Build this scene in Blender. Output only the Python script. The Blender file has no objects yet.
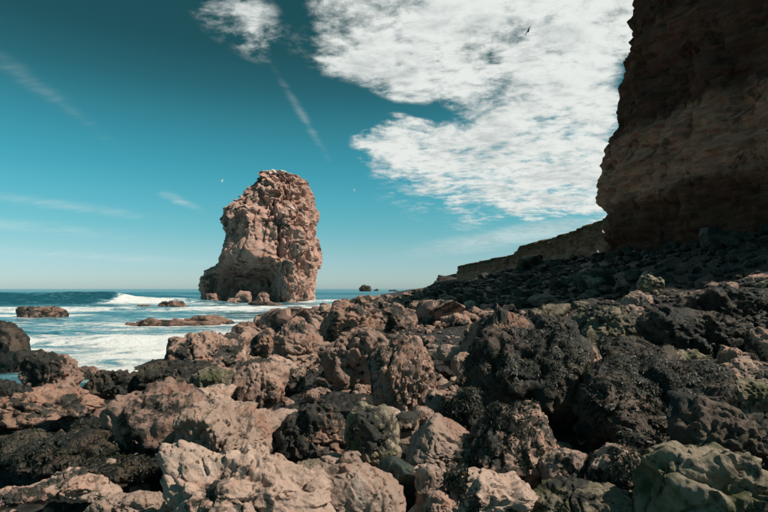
import bpy, math, random
import numpy as np
from mathutils import Vector, Matrix

# ------------------------------------------------------------------ camera
SC = bpy.context.scene
EYE = 2.5
LENS = 24.0
PITCH = math.atan(33.0 / 512.0)
cam_data = bpy.data.cameras.new('camera')
cam_data.lens = LENS
cam_data.sensor_width = 36.0
cam_data.clip_start = 0.05
cam_data.clip_end = 60000.0
cam = bpy.data.objects.new('camera', cam_data)
SC.collection.objects.link(cam)
cam.location = (0, 0, EYE)
cam.rotation_euler = (math.radians(90) + PITCH, 0, 0)
SC.camera = cam

# ------------------------------------------------------------------ light and exposure
SUN_EL = math.radians(48.0)
SUN_AZ = math.radians(-17.0)          # measured from +X (the landward side), towards +Y
SUN_DIR = Vector((math.cos(SUN_EL) * math.cos(SUN_AZ), math.cos(SUN_EL) * math.sin(SUN_AZ), math.sin(SUN_EL)))
sun_data = bpy.data.lights.new('sun', 'SUN')
sun_data.energy = 5.0
sun_data.angle = math.radians(0.5)
sun_data.color = (1.0, 0.91, 0.80)
sun = bpy.data.objects.new('sun', sun_data)
sun.rotation_euler = SUN_DIR.to_track_quat('Z', 'Y').to_euler()
sun.location = (60, -10, 80)
SC.collection.objects.link(sun)
SC.view_settings.view_transform = 'Standard'
SC.view_settings.look = 'None'
SC.view_settings.gamma = 1.0
SC.view_settings.use_curve_mapping = False
SC.view_settings.exposure = 0.0
SC.cycles.max_bounces = 5
SC.cycles.diffuse_bounces = 2
SC.cycles.glossy_bounces = 2


def ray(px, py):
    """direction of a photograph pixel (768 x 512)"""
    X = (px - 384.0) / 512.0
    Y = (256.0 - py) / 512.0
    ca, sa = math.cos(PITCH), math.sin(PITCH)
    return Vector((X, ca - Y * sa, sa + Y * ca))


def at(px, py, D):
    """point on that ray at distance D along +Y"""
    d = ray(px, py)
    return Vector((0, 0, EYE)) + d * (D / d.y)


# ------------------------------------------------------------------ world
W = bpy.data.worlds.new('World')
SC.world = W
W.use_nodes = True


class NT:
    """tiny helper for building node trees"""
    def __init__(self, tree):
        self.t = tree
        self.n = tree.nodes
        for x in list(self.n):
            self.n.remove(x)

    def add(self, kind, **kw):
        nd = self.n.new(kind)
        for k, v in kw.items():
            setattr(nd, k, v)
        return nd

    def link(self, a, b):
        self.t.links.new(a, b)

    def put(self, sock, v):
        if hasattr(v, 'links') or isinstance(v, bpy.types.NodeSocket):
            self.link(v, sock)
        else:
            sock.default_value = v

    def math(self, op, a, b=0.0, c=None, clamp=False):
        nd = self.add('ShaderNodeMath', operation=op, use_clamp=clamp)
        self.put(nd.inputs[0], a)
        self.put(nd.inputs[1], b)
        if c is not None:
            self.put(nd.inputs[2], c)
        return nd.outputs[0]

    def vmath(self, op, a, b=(0, 0, 0)):
        nd = self.add('ShaderNodeVectorMath', operation=op)
        self.put(nd.inputs[0], a)
        if op == 'SCALE':
            self.put(nd.inputs['Scale'], b)
        else:
            self.put(nd.inputs[1], b)
        return nd.outputs[0]

    def noise(self, vec, scale, detail=4.0, rough=0.55, dist=0.0, color=False, lac=2.0):
        nd = self.add('ShaderNodeTexNoise')
        self.put(nd.inputs['Vector'], vec)
        nd.inputs['Scale'].default_value = scale
        nd.inputs['Detail'].default_value = detail
        nd.inputs['Roughness'].default_value = rough
        nd.inputs['Lacunarity'].default_value = lac
        nd.inputs['Distortion'].default_value = dist
        return nd.outputs['Color' if color else 'Fac']

    def voro(self, vec, scale, feature='F1', rand=1.0, out='Distance'):
        nd = self.add('ShaderNodeTexVoronoi', feature=feature)
        self.put(nd.inputs['Vector'], vec)
        nd.inputs['Scale'].default_value = scale
        nd.inputs['Randomness'].default_value = rand
        return nd.outputs[out]

    def remap(self, v, a, b, c=0.0, d=1.0, smooth=True):
        nd = self.add('ShaderNodeMapRange')
        nd.interpolation_type = 'SMOOTHSTEP' if smooth else 'LINEAR'
        self.put(nd.inputs['Value'], v)
        nd.inputs['From Min'].default_value = a
        nd.inputs['From Max'].default_value = b
        nd.inputs['To Min'].default_value = c
        nd.inputs['To Max'].default_value = d
        return nd.outputs[0]

    def mix(self, f, a, b, blend='MIX'):
        nd = self.add('ShaderNodeMix', data_type='RGBA', blend_type=blend)
        self.put(nd.inputs[0], f)
        for s, v in ((nd.inputs[6], a), (nd.inputs[7], b)):
            if isinstance(v, (tuple, list)):
                v = tuple(v) if len(v) == 4 else tuple(v) + (1.0,)
            self.put(s, v)
        return nd.outputs[2]

    def ramp(self, v, stops):
        nd = self.add('ShaderNodeValToRGB')
        cr = nd.color_ramp
        while len(cr.elements) < len(stops):
            cr.elements.new(0.5)
        for e, (p, c) in zip(cr.elements, stops):
            e.position = p
            e.color = tuple(c) + (1.0,) if len(c) == 3 else c
        self.put(nd.inputs[0], v)
        return nd.outputs[0]

    def bump(self, height, strength, distance, normal=None):
        nd = self.add('ShaderNodeBump')
        nd.inputs['Strength'].default_value = strength
        nd.inputs['Distance'].default_value = distance
        self.put(nd.inputs['Height'], height)
        if normal is not None:
            self.put(nd.inputs['Normal'], normal)
        return nd.outputs[0]


def build_world():
    n = NT(W.node_tree)
    out = n.add('ShaderNodeOutputWorld')
    bg = n.add('ShaderNodeBackground')
    n.link(bg.outputs[0], out.inputs[0])
    STR = 0.10
    bg.inputs['Strength'].default_value = STR
    sky = n.add('ShaderNodeTexSky', sky_type='NISHITA')
    sky.sun_disc = False
    sky.sun_elevation = SUN_EL
    sky.sun_rotation = math.atan2(SUN_DIR.x, SUN_DIR.y)
    sky.altitude = 0.0
    sky.air_density = 1.0
    sky.dust_density = 0.6
    sky.ozone_density = 1.6
    tc = n.add('ShaderNodeTexCoord')
    d = tc.outputs['Generated']
    sp = n.add('ShaderNodeSeparateXYZ')
    n.link(d, sp.inputs[0])
    z = sp.outputs['Z']
    # the photograph's teal air: one tint by height, the same all the way round
    el = n.math('MAXIMUM', z, 0.0)
    tint = n.ramp(el, [(0.0, (0.86, 1.16, 1.46)), (0.033, (0.74, 1.0, 1.23)), (0.076, (0.62, 0.965, 1.01)), (0.114, (0.46, 0.985, 0.94)),
                       (0.172, (0.335, 1.03, 0.92)), (0.22, (0.25, 1.0, 0.87)), (0.262, (0.23, 0.93, 0.78)), (0.308, (0.20, 0.80, 0.65)),
                       (0.36, (0.16, 0.58, 0.45)), (0.42, (0.125, 0.43, 0.31)), (1.0, (0.11, 0.38, 0.27))])
    base = n.mix(1.0, sky.outputs[0], tint, 'MULTIPLY')
    # ---- clouds: a layer seen in direction space
    den = n.math('ADD', el, 0.16)
    cx = n.math('DIVIDE', sp.outputs['X'], den)
    cy = n.math('DIVIDE', sp.outputs['Y'], den)
    cmb = n.add('ShaderNodeCombineXYZ')
    n.link(cx, cmb.inputs[0])
    n.link(cy, cmb.inputs[1])
    P = cmb.outputs[0]

    def blob(px, py, su, sv, ang=0.0):
        D = ray(px, py).normalized()
        tu = Vector((0, 0, 1)).cross(D).normalized() * -1
        tv = D.cross(tu).normalized() * -1
        if tv.z < 0:
            tv = -tv
        a = math.radians(ang)
        u2 = tu * math.cos(a) + tv * math.sin(a)
        v2 = tv * math.cos(a) - tu * math.sin(a)
        m = Matrix((u2, v2, u2.cross(v2))).transposed()
        mp = n.add('ShaderNodeMapping', vector_type='TEXTURE')
        mp.inputs['Location'].default_value = D
        mp.inputs['Rotation'].default_value = m.to_euler('XYZ')
        mp.inputs['Scale'].default_value = (su / 512.0, sv / 512.0, 0.8)
        n.link(d, mp.inputs['Vector'])
        g = n.add('ShaderNodeTexGradient', gradient_type='SPHERICAL')
        n.link(mp.outputs[0], g.inputs[0])
        return g.outputs['Fac']

    def total(lst):
        acc = None
        for (b, amp) in lst:
            v = n.math('MULTIPLY', blob(*b), amp)
            acc = v if acc is None else n.math('ADD', acc, v)
        return acc
    big = total([((520, 40, 210, 190, 0), 1.7), ((405, 10, 125, 110, 0), 1.0), ((590, 140, 110, 76, 0), 1.3),
                 ((520, 160, 130, 56, -8), 1.2), ((408, 146, 74, 34, -12), 1.7), ((720, -60, 300, 230, 0), 1.4),
                 ((540, -260, 260, 200, 0), 1.2), ((390, 75, 60, 60, 0), 0.5), ((240, 12, 70, 36, -28), 0.85),
                 ((1500, -100, 400, 200, 0), 1.1)])
    holes = total([((402, 108, 96, 32, -14), 1.35), ((450, 114, 54, 24, -14), 0.85), ((626, 82, 24, 66, 0), 2.3), ((604, 138, 36, 38, 0), 1.8), ((545, 120, 40, 26, 0), 0.8), ((500, 178, 60, 16, 6), 0.7), ((500, 158, 50, 18, 10), 0.6), ((385, 30, 60, 40, 20), 0.5),
                   ((350, 120, 50, 60, 0), 0.7), ((296, 20, 34, 80, 12), 0.42)])
    big = n.math('SUBTRACT', big, holes)
    big = n.math('SMOOTH_MIN', big, 1.2, 0.5)
    wn = n.noise(P, 2.6, 3.0, 0.5, 0.0, True)
    Pw = n.vmath('ADD', P, n.vmath('SCALE', n.vmath('SUBTRACT', wn, (0.5, 0.5, 0.5)), 0.12))
    n1 = n.noise(Pw, 4.2, 8.0, 0.66, 0.0)
    mpw = n.add('ShaderNodeMapping')
    mpw.inputs['Rotation'].default_value = (0, 0, math.radians(25))
    mpw.inputs['Scale'].default_value = (1.0, 1.35, 1.0)
    n.link(Pw, mpw.inputs[0])
    n2 = n.noise(mpw.outputs[0], 15.0, 6.0, 0.62, 0.0)
    tex = n.math('ADD', n.math('MULTIPLY', n.math('SUBTRACT', n1, 0.5), 4.2),
                 n.math('MULTIPLY', n.math('SUBTRACT', n2, 0.5), 2.0))
    dens = n.math('ADD', big, tex)
    a_big = n.remap(dens, -0.05, 1.3)
    a_big = n.math('MULTIPLY', a_big, n.remap(big, 0.02, 0.35))
    # thin feathery clouds
    thin = total([((304, 118, 8, 78, 33), 0.5), ((490, 240, 120, 16, 8), 1.0),
                  ((560, 228, 70, 14, 4), 0.8), ((60, 205, 150, 9, -4), 0.55), ((20, 226, 150, 10, -3), 0.55),
                  ((90, 256, 190, 7, -2), 0.55), ((180, 201, 34, 7, -20), 0.7), ((408, 190, 26, 8, -22), 0.8),
                  ((70, 110, 130, 12, -35), 0.25), ((20, 75, 70, 18, -20), 0.2), ((530, 206, 60, 12, 0), 1.0)])
    mpt = n.add('ShaderNodeMapping')
    mpt.inputs['Rotation'].default_value = (0, 0, math.radians(-35))
    mpt.inputs['Scale'].default_value = (1.0, 3.0, 1.0)
    n.link(Pw, mpt.inputs[0])
    n3 = n.noise(mpt.outputs[0], 4.6, 7.0, 0.62, 0.6)
    a_thin = n.remap(n.math('ADD', thin, n.math('MULTIPLY', n.math('SUBTRACT', n3, 0.5), 0.9)), 0.05, 1.25)
    a_thin = n.math('MULTIPLY', a_thin, n.remap(thin, 0.0, 0.4))
    a_thin = n.math('MULTIPLY', a_thin, 0.5)
    alpha = n.math('MAXIMUM', a_big, a_thin)
    shade = n.remap(n.math('ADD', n.math('MULTIPLY', n2, 0.45), n.math('MULTIPLY', n.noise(Pw, 3.4, 5.0, 0.58), 0.55)), 0.36, 0.58)
    ccol = n.mix(shade, (0.54 / STR, 0.59 / STR, 0.58 / STR), (0.80 / STR, 0.83 / STR, 0.80 / STR))
    n.link(n.mix(alpha, base, ccol), bg.inputs['Color'])


build_world()

# ------------------------------------------------------------------ numeric noise
rng = np.random.default_rng(7)
random.seed(7)


def _hash(i, j, k, seed):
    h = (i.astype(np.uint32) * np.uint32(374761393) + j.astype(np.uint32) * np.uint32(668265263)
         + k.astype(np.uint32) * np.uint32(2147483647 - 58) + np.uint32(seed * 1442695 + 12345))
    h = (h ^ (h >> np.uint32(13))) * np.uint32(1274126177)
    h = (h ^ (h >> np.uint32(16))) * np.uint32(2246822519)
    return h ^ (h >> np.uint32(15))


_G = rng.normal(size=(256, 3))
_G /= np.linalg.norm(_G, axis=1)[:, None]


def perlin(p, seed=0):
    f = np.floor(p)
    c = f.astype(np.int64)
    t = p - f
    u = t * t * t * (t * (t * 6 - 15) + 10)
    out = np.zeros(len(p))
    for dx in (0, 1):
        wx = u[:, 0] if dx else 1 - u[:, 0]
        for dy in (0, 1):
            wy = u[:, 1] if dy else 1 - u[:, 1]
            for dz in (0, 1):
                wz = u[:, 2] if dz else 1 - u[:, 2]
                g = _G[_hash(c[:, 0] + dx, c[:, 1] + dy, c[:, 2] + dz, seed) & np.uint32(255)]
                out += wx * wy * wz * ((t - np.array((dx, dy, dz))) * g).sum(1)
    return out * 1.6


def fbm(p, octv=4, seed=0, gain=0.5, ridged=False):
    a, s, out = 1.0, 1.0, np.zeros(len(p))
    for o in range(octv):
        v = perlin(p * s + o * 17.3, seed + o)
        if ridged:
            v = 1 - 2 * np.abs(v)
        out += a * v
        a *= gain
        s *= 2.03
    return out


def worley(p, seed=0):
    """F1, F2 distances"""
    f = np.floor(p)
    c = f.astype(np.int64)
    f1 = np.full(len(p), 9.0)
    f2 = np.full(len(p), 9.0)
    for dx in (-1, 0, 1):
        for dy in (-1, 0, 1):
            for dz in (-1, 0, 1):
                h = _hash(c[:, 0] + dx, c[:, 1] + dy, c[:, 2] + dz, seed)
                q = np.stack([(h & np.uint32(1023)) / 1023.0, ((h >> np.uint32(10)) & np.uint32(1023)) / 1023.0,
                              ((h >> np.uint32(20)) & np.uint32(1023)) / 1023.0], 1)
                dd = np.sqrt(((f + np.array((dx, dy, dz)) + q - p) ** 2).sum(1))
                f2 = np.minimum(f2, np.maximum(f1, dd))
                f1 = np.minimum(f1, dd)
    return f1, f2


def facet(p, seed=0, hard=20.0):
    """every cell of broken rock gets its own tilted face"""
    f = np.floor(p)
    c = f.astype(np.int64)
    wsum = np.full(len(p), 1e-9)
    val = np.zeros(len(p))
    for dx in (-1, 0, 1):
        for dy in (-1, 0, 1):
            for dz in (-1, 0, 1):
                h = _hash(c[:, 0] + dx, c[:, 1] + dy, c[:, 2] + dz, seed)
                q = np.stack([(h & np.uint32(1023)) / 1023.0, ((h >> np.uint32(10)) & np.uint32(1023)) / 1023.0,
                              ((h >> np.uint32(20)) & np.uint32(1023)) / 1023.0], 1)
                w = p - (f + np.array((dx, dy, dz)) + q)
                k = np.exp(-hard * (w * w).sum(1))
                wsum += k
                val += k * ((w * _G[h & np.uint32(255)]).sum(1) + ((h >> np.uint32(8)) & np.uint32(255)) / 255.0 * 0.5 - 0.25)
    return val / wsum


def sstep(x, a, b):
    t = np.clip((x - a) / (b - a), 0, 1)
    return t * t * (3 - 2 * t)


# ------------------------------------------------------------------ mesh helpers
COL = SC.collection


def mesh_np(name, v, f, mat=None, smooth=True, crisp=None):
    me = bpy.data.meshes.new(name)
    v = np.asarray(v, dtype=np.float32)
    f = np.asarray(f, dtype=np.int32)
    k = f.shape[1]
    me.vertices.add(len(v))
    me.vertices.foreach_set('co', v.ravel())
    me.loops.add(f.size)
    me.loops.foreach_set('vertex_index', f.ravel())
    me.polygons.add(len(f))
    me.polygons.foreach_set('loop_start', np.arange(0, f.size, k, dtype=np.int32))
    me.polygons.foreach_set('loop_total', np.full(len(f), k, dtype=np.int32))
    me.update(calc_edges=True)
    me.validate()
    me.polygons.foreach_set('use_smooth', np.full(len(me.polygons), smooth, dtype=bool))
    if crisp:
        me.set_sharp_from_angle(angle=math.radians(crisp))
    if mat:
        me.materials.append(mat)
    return me


def obj(name, me, parent=None, **props):
    o = bpy.data.objects.new(name, me)
    COL.objects.link(o)
    if parent is not None:
        o.parent = parent
    for k, v in props.items():
        if v is not None:
            o[k] = v
    return o


def grid_faces(nu, nv, wrap=False):
    i = np.arange(nv - 1)
    j = np.arange(nu if wrap else nu - 1)
    I, J = np.meshgrid(i, j, indexing='ij')
    a = I * nu + J
    b = I * nu + (J + 1) % nu
    return np.stack([a, b, b + nu, a + nu], -1).reshape(-1, 4)


_ico = {}


def ico(level):
    if level not in _ico:
        t = (1 + 5 ** 0.5) / 2
        v = np.array([(-1, t, 0), (1, t, 0), (-1, -t, 0), (1, -t, 0), (0, -1, t), (0, 1, t), (0, -1, -t), (0, 1, -t),
                      (t, 0, -1), (t, 0, 1), (-t, 0, -1), (-t, 0, 1)], float)
        v /= np.linalg.norm(v[0])
        f = np.array([(0, 11, 5), (0, 5, 1), (0, 1, 7), (0, 7, 10), (0, 10, 11), (1, 5, 9), (5, 11, 4), (11, 10, 2),
                      (10, 7, 6), (7, 1, 8), (3, 9, 4), (3, 4, 2), (3, 2, 6), (3, 6, 8), (3, 8, 9), (4, 9, 5),
                      (2, 4, 11), (6, 2, 10), (8, 6, 7), (9, 8, 1)])
        for _ in range(level):
            e = np.sort(np.concatenate([f[:, [0, 1]], f[:, [1, 2]], f[:, [2, 0]]]), 1)
            ue, inv = np.unique(e, axis=0, return_inverse=True)
            inv = inv.reshape(-1)
            m = v[ue].mean(1)
            m /= np.linalg.norm(m, axis=1)[:, None]
            mi = len(v) + inv.reshape(3, -1)
            v = np.concatenate([v, m])
            a, b, c = f.T
            ab, bc, ca = mi
            f = np.concatenate([np.stack(x, 1) for x in ((a, ab, ca), (b, bc, ab), (c, ca, bc), (ab, bc, ca))])
        _ico[level] = (v, f)
    return _ico[level]


def rock_shape(seed, dims, level=5, planes=15, sharp=9.0, rough=1.0, pits=1.0, lump=0.0, strata=0.0):
    """a boulder of size dims (metres), cut by random planes, then weathered"""
    r = np.random.default_rng(seed)
    v, f = ico(level)
    dims = np.array(dims, float) / 2
    nn = r.normal(size=(planes, 3))
    nn /= np.linalg.norm(nn, axis=1)[:, None]
    nn = np.concatenate([nn, np.array([(0, 0, 1.0), (0, 0, -1), (1, 0, 0), (-1, 0, 0), (0, 1, 0), (0, -1, 0)])
                         + r.normal(size=(6, 3)) * 0.22])
    dd = np.concatenate([r.uniform(0.80, 1.12, planes), r.uniform(0.84, 1.0, 6)])
    q = np.maximum(v @ nn.T / np.linalg.norm(nn, axis=1), 0) / dd
    rad = ((q ** sharp).sum(1)) ** (-1.0 / sharp)
    p = v * rad[:, None] * dims
    S = dims.mean()
    o = r.uniform(-50, 50, 3)
    # weathering, in units of the boulder's size and in metres
    warp = np.stack([perlin(p / S * 2.2 + o + k * 9, seed + 60 + k) for k in range(3)], 1) * 0.12
    pw = p / S + warp
    big = fbm(p / S * 0.9 + o, 3, seed) * 0.10
    mid = fbm(p / S * 3.4 + o, 3, seed + 9, 0.55) * 0.035
    fac = facet(pw * 1.3 + o, seed + 2, 26.0) * 0.20 + facet(pw * 3.4 + o, seed + 3) * 0.06
    crk = np.maximum(fbm(p / S * 1.9 + o + 7, 3, seed + 20, 0.5, True) - 1.15, 0) * -0.26
    disp = (big + mid + fac + crk) * rough * S
    if lump > 0:
        f1, f2 = worley(pw * 2.6 + o, seed + 3)
        disp += lump * S * 0.08 * (0.55 - f1)
    if pits > 0:
        keep = sstep(fbm(p / S * 1.6 + o + 31, 2, seed + 6), 0.05, 0.45)
        f1, f2 = worley(pw * 5.0 * max(S, 0.35) ** 0.5 + o, seed + 5)
        disp -= pits * keep * 0.05 * S ** 0.6 * sstep(0.45 - f1, 0.0, 0.22)
    if level >= 5:
        pm = p + np.stack([perlin(p * 3.0 + o + k * 9, seed + 80 + k) for k in range(3)], 1) * 0.08
        worn = 0.35 + 0.65 * sstep(perlin(p / S * 1.4 + o, seed + 70), -0.15, 0.2)
        disp += worn * rough * min(1.0, S * 1.5) * (facet(pm * 5.5 + o, seed + 13) * 0.045 + facet(pm * 13.0 + o, seed + 14) * 0.016)
        disp += fbm(p * 11.0 + o, 3, seed + 12, 0.6) * 0.009 * rough * min(1.0, S * 1.6)
        for q_, dep_ in ((1.3, 0.035), (2.9, 0.018)):
            disp -= dep_ * sstep(-np.abs(perlin(pm * q_ + o + 3, seed + 90)), -0.035, -0.004) * sstep(perlin(p * 0.8 + o, seed + 91), -0.1, 0.15)
    if strata > 0:
        lay = p[:, 2] * 9.0 / S ** 0.5 + 1.2 * perlin(p / S * 1.3 + o, seed + 40)
        disp += strata * S * 0.05 * (np.abs((lay % 2.0) - 1.0) ** 0.5 - 0.6)
    p = p + v * disp[:, None]
    lo, hi = p.min(0), p.max(0)
    p = (p - (lo + hi) / 2) * (2 * dims / (hi - lo))
    return p, f


# ------------------------------------------------------------------ materials
def new_mat(name):
    m = bpy.data.materials.new(name)
    m.use_nodes = True
    n = NT(m.node_tree)
    out = n.add('ShaderNodeOutputMaterial')
    bs = n.add('ShaderNodeBsdfPrincipled')
    n.link(bs.outputs[0], out.inputs[0])
    return m, n, bs


def rock_mat(name, dark, mid, pale, stain=(0.035, 0.034, 0.028), stain_amt=0.5, green=0.0, red=0.3, wet=0.0, sc=1.0, cap=None):
    dark, mid, pale = [(1.06 * t[0], 1.01 * t[1], 1.0 * t[2]) for t in (dark, mid, pale)]
    m, n, bs = new_mat(name)
    g = n.add('ShaderNodeNewGeometry')
    P = g.outputs['Position']
    oi = n.add('ShaderNodeObjectInfo')
    n1 = n.noise(P, 1.9 * sc, 4.0, 0.62, 0.3)
    n2 = n.noise(P, 7.5 * sc, 6.0, 0.68, 0.2)
    fac = n.math('ADD', n.math('MULTIPLY', n1, 0.55), n.math('MULTIPLY', n2, 0.45))
    c = n.ramp(fac, [(0.36, dark), (0.46, mid), (0.55, mid), (0.66, pale)])
    # iron-red blotches
    rn = n.remap(n.noise(P, 3.1 * sc, 4.0, 0.65, 0.6), 0.50, 0.68, 0.0, red)
    c = n.mix(rn, c, (mid[0] * 0.95, mid[1] * 0.66, mid[2] * 0.56))
    if green > 0:
        gn = n.remap(n.noise(P, 2.3 * sc, 4.0, 0.68, 0.4), 0.46, 0.64, 0.0, green)
        c = n.mix(gn, c, (0.075, 0.082, 0.035))
    # black lichen and algae crusts, in patches with crisp ragged edges
    sn = n.math('ADD', n.math('MULTIPLY', n.noise(P, 1.5 * sc, 2.0, 0.5, 0.4), 0.62),
                n.math('MULTIPLY', n.noise(P, 11.0 * sc, 4.0, 0.72, 0.0), 0.38))
    sf = n.remap(sn, 0.60 - 0.16 * stain_amt, 0.66 - 0.16 * stain_amt)
    c = n.mix(sf, c, stain)
    # small pores
    pv = n.voro(P, 16.0 * sc)
    pores = n.math('MULTIPLY', n.remap(pv, 0.10, 0.26, 1.0, 0.0), n.remap(n1, 0.46, 0.58))
    c = n.mix(n.math('MULTIPLY', pores, 0.75), c, (dark[0] * 0.4, dark[1] * 0.4, dark[2] * 0.42))
    if cap:                                          # bird droppings whiten the crown
        sz = n.add('ShaderNodeSeparateXYZ')
        n.link(P, sz.inputs[0])
        gz_ = n.math('ADD', sz.outputs['Z'], n.math('MULTIPLY', n.math('SUBTRACT', n2, 0.5), 7.0))
        c = n.mix(n.remap(gz_, cap, cap + 1.6, 0.0, 0.85), c, (0.62, 0.58, 0.53))
    val = n.remap(oi.outputs['Random'], 0.0, 1.0, 0.80, 1.16, False)
    hs = n.add('ShaderNodeHueSaturation')
    n.put(hs.inputs['Value'], val)
    n.put(hs.inputs['Color'], c)
    n.link(hs.outputs[0], bs.inputs['Base Color'])
    r0 = 0.86 - 0.35 * wet
    n.put(bs.inputs['Roughness'], n.remap(sf, 0, 1, r0, 0.62, False))
    bs.inputs['Specular IOR Level'].default_value = 0.28 + 0.3 * wet
    # relief
    h = n.math('ADD', n.math('MULTIPLY', n.noise(P, 7.0 * sc, 7.0, 0.68), 1.0),
               n.math('MULTIPLY', n.remap(pv, 0.04, 0.30), 0.16))
    n.link(n.bump(h, 0.8, 0.065 / sc), bs.inputs['Normal'])
    return m


M = {}
M['pale'] = rock_mat('pale_limestone', (0.17, 0.127, 0.10), (0.375, 0.28, 0.226), (0.50, 0.405, 0.342), stain_amt=0.42, red=0.6, green=0.08)
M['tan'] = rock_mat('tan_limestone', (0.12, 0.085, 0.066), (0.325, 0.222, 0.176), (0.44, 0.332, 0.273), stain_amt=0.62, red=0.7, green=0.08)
M['red'] = rock_mat('reddish_limestone', (0.10, 0.066, 0.05), (0.27, 0.17, 0.126), (0.38, 0.28, 0.22), stain_amt=0.65, red=0.75)
M['green'] = rock_mat('algae_limestone', (0.10, 0.09, 0.06), (0.24, 0.205, 0.15), (0.36, 0.32, 0.25), stain_amt=0.55, red=0.2, green=0.95)
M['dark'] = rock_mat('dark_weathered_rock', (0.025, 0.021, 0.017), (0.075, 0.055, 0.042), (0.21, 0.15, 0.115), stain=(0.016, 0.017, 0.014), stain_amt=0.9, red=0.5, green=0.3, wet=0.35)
M['stack'] = rock_mat('sea_stack_limestone', (0.15, 0.098, 0.08), (0.39, 0.262, 0.214), (0.55, 0.43, 0.37), stain=(0.09, 0.075, 0.062), stain_amt=0.35, red=0.6, sc=0.16, cap=26.8)
M['reef'] = rock_mat('reef_rock', (0.08, 0.055, 0.045), (0.23, 0.148, 0.112), (0.33, 0.24, 0.19), stain_amt=0.7, red=0.6, wet=0.3, sc=0.7)


def slab_green_mat():
    m, n, bs = new_mat('dark_green_slab')
    P = n.add('ShaderNodeNewGeometry').outputs['Position']
    c = n.ramp(n.noise(P, 7.0, 8.0, 0.65), [(0.3, (0.014, 0.020, 0.015)), (0.6, (0.034, 0.046, 0.032)), (0.78, (0.075, 0.08, 0.055))])
    n.link(c, bs.inputs['Base Color'])
    bs.inputs['Roughness'].default_value = 0.55
    n.link(n.bump(n.noise(P, 18.0, 8.0, 0.65), 0.6, 0.02), bs.inputs['Normal'])
    return m


M['slab'] = slab_green_mat()


def weed_mat():
    m, n, bs = new_mat('bladder_wrack')
    g = n.add('ShaderNodeNewGeometry')
    rn = g.outputs['Random Per Island']
    c = n.ramp(rn, [(0.0, (0.012, 0.013, 0.009)), (0.6, (0.022, 0.024, 0.014)), (0.9, (0.045, 0.042, 0.022)), (1.0, (0.085, 0.07, 0.035))])
    n.link(c, bs.inputs['Base Color'])
    bs.inputs['Roughness'].default_value = 0.55
    bs.inputs['Specular IOR Level'].default_value = 0.4
    return m


M['weed'] = weed_mat()


def ground_mat():
    m, n, bs = new_mat('wet_shingle_ground')
    P = n.add('ShaderNodeNewGeometry').outputs['Position']
    v = n.voro(P, 9.0)
    vc = n.voro(P, 9.0, out='Color')
    sp = n.add('ShaderNodeSeparateColor')
    n.link(vc, sp.inputs[0])
    c = n.ramp(sp.outputs[0], [(0.0, (0.012, 0.011, 0.01)), (0.5, (0.03, 0.025, 0.02)), (0.85, (0.07, 0.056, 0.045)), (1.0, (0.15, 0.12, 0.095))])
    s = n.remap(n.noise(P, 0.9, 6.0, 0.65, 0.4), 0.44, 0.60)
    c = n.mix(s, (0.012, 0.012, 0.010), c)
    n.link(c, bs.inputs['Base Color'])
    bs.inputs['Roughness'].default_value = 0.7
    h = n.math('SUBTRACT', n.math('MULTIPLY', n.noise(P, 7.0, 9.0, 0.68), 1.0), n.math('MULTIPLY', v, 1.0))
    n.link(n.bump(h, 1.0, 0.09), bs.inputs['Normal'])
    return m


M['ground'] = ground_mat()


def cliff_mat(name, far=False):
    m, n, bs = new_mat(name)
    P = n.add('ShaderNodeNewGeometry').outputs['Position']
    sp = n.add('ShaderNodeSeparateXYZ')
    n.link(P, sp.inputs[0])
    k = 0.28 if far else 1.0
    wob = n.math('MULTIPLY', n.math('SUBTRACT', n.noise(P, 0.22 * k, 6.0, 0.65), 0.5), 6.0)
    z = n.math('ADD', sp.outputs['Z'], wob)
    # beds of the cliff, from foot to brow
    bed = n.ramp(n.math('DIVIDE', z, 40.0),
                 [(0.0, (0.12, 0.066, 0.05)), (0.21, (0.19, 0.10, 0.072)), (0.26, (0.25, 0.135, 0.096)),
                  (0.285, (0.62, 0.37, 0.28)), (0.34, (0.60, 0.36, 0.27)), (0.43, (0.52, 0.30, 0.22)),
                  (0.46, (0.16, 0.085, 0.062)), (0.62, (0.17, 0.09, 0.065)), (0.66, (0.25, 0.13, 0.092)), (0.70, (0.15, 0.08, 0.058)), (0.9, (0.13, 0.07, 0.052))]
                 if not far else
                 [(0.0, (0.10, 0.075, 0.06)), (0.15, (0.46, 0.29, 0.22)), (0.45, (0.55, 0.35, 0.26)), (0.62, (0.42, 0.24, 0.165)),
                  (0.72, (0.30, 0.18, 0.12)), (0.8, (0.16, 0.12, 0.07))])
    mv = n.add('ShaderNodeMapping')
    mv.inputs['Scale'].default_value = (0.4, 0.4, 1.7)
    n.link(P, mv.inputs[0])
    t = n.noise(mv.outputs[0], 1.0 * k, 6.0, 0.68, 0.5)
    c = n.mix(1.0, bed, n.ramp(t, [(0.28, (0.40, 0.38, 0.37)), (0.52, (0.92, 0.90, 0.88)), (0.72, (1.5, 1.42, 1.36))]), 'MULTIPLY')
    c = n.mix(n.remap(n.noise(P, 0.5 * k, 7.0, 0.7, 0.7), 0.54, 0.62, 0.0, 0.7), c, (0.05, 0.034, 0.028))
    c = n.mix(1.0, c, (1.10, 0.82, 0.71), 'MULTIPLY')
    n.link(c, bs.inputs['Base Color'])
    bs.inputs['Roughness'].default_value = 0.9
    bs.inputs['Specular IOR Level'].default_value = 0.2
    h = n.math('ADD', n.noise(mv.outputs[0], 1.6 * k, 7.0, 0.7, 0.4), n.math('MULTIPLY', n.voro(P, 1.3 * k, 'F1'), 0.25))
    n.link(n.bump(h, 1.0, 0.55 / (0.35 if far else 1.0)), bs.inputs['Normal'])
    return m


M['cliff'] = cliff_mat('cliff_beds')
M['farcliff'] = cliff_mat('far_cliff_beds', True)


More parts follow.
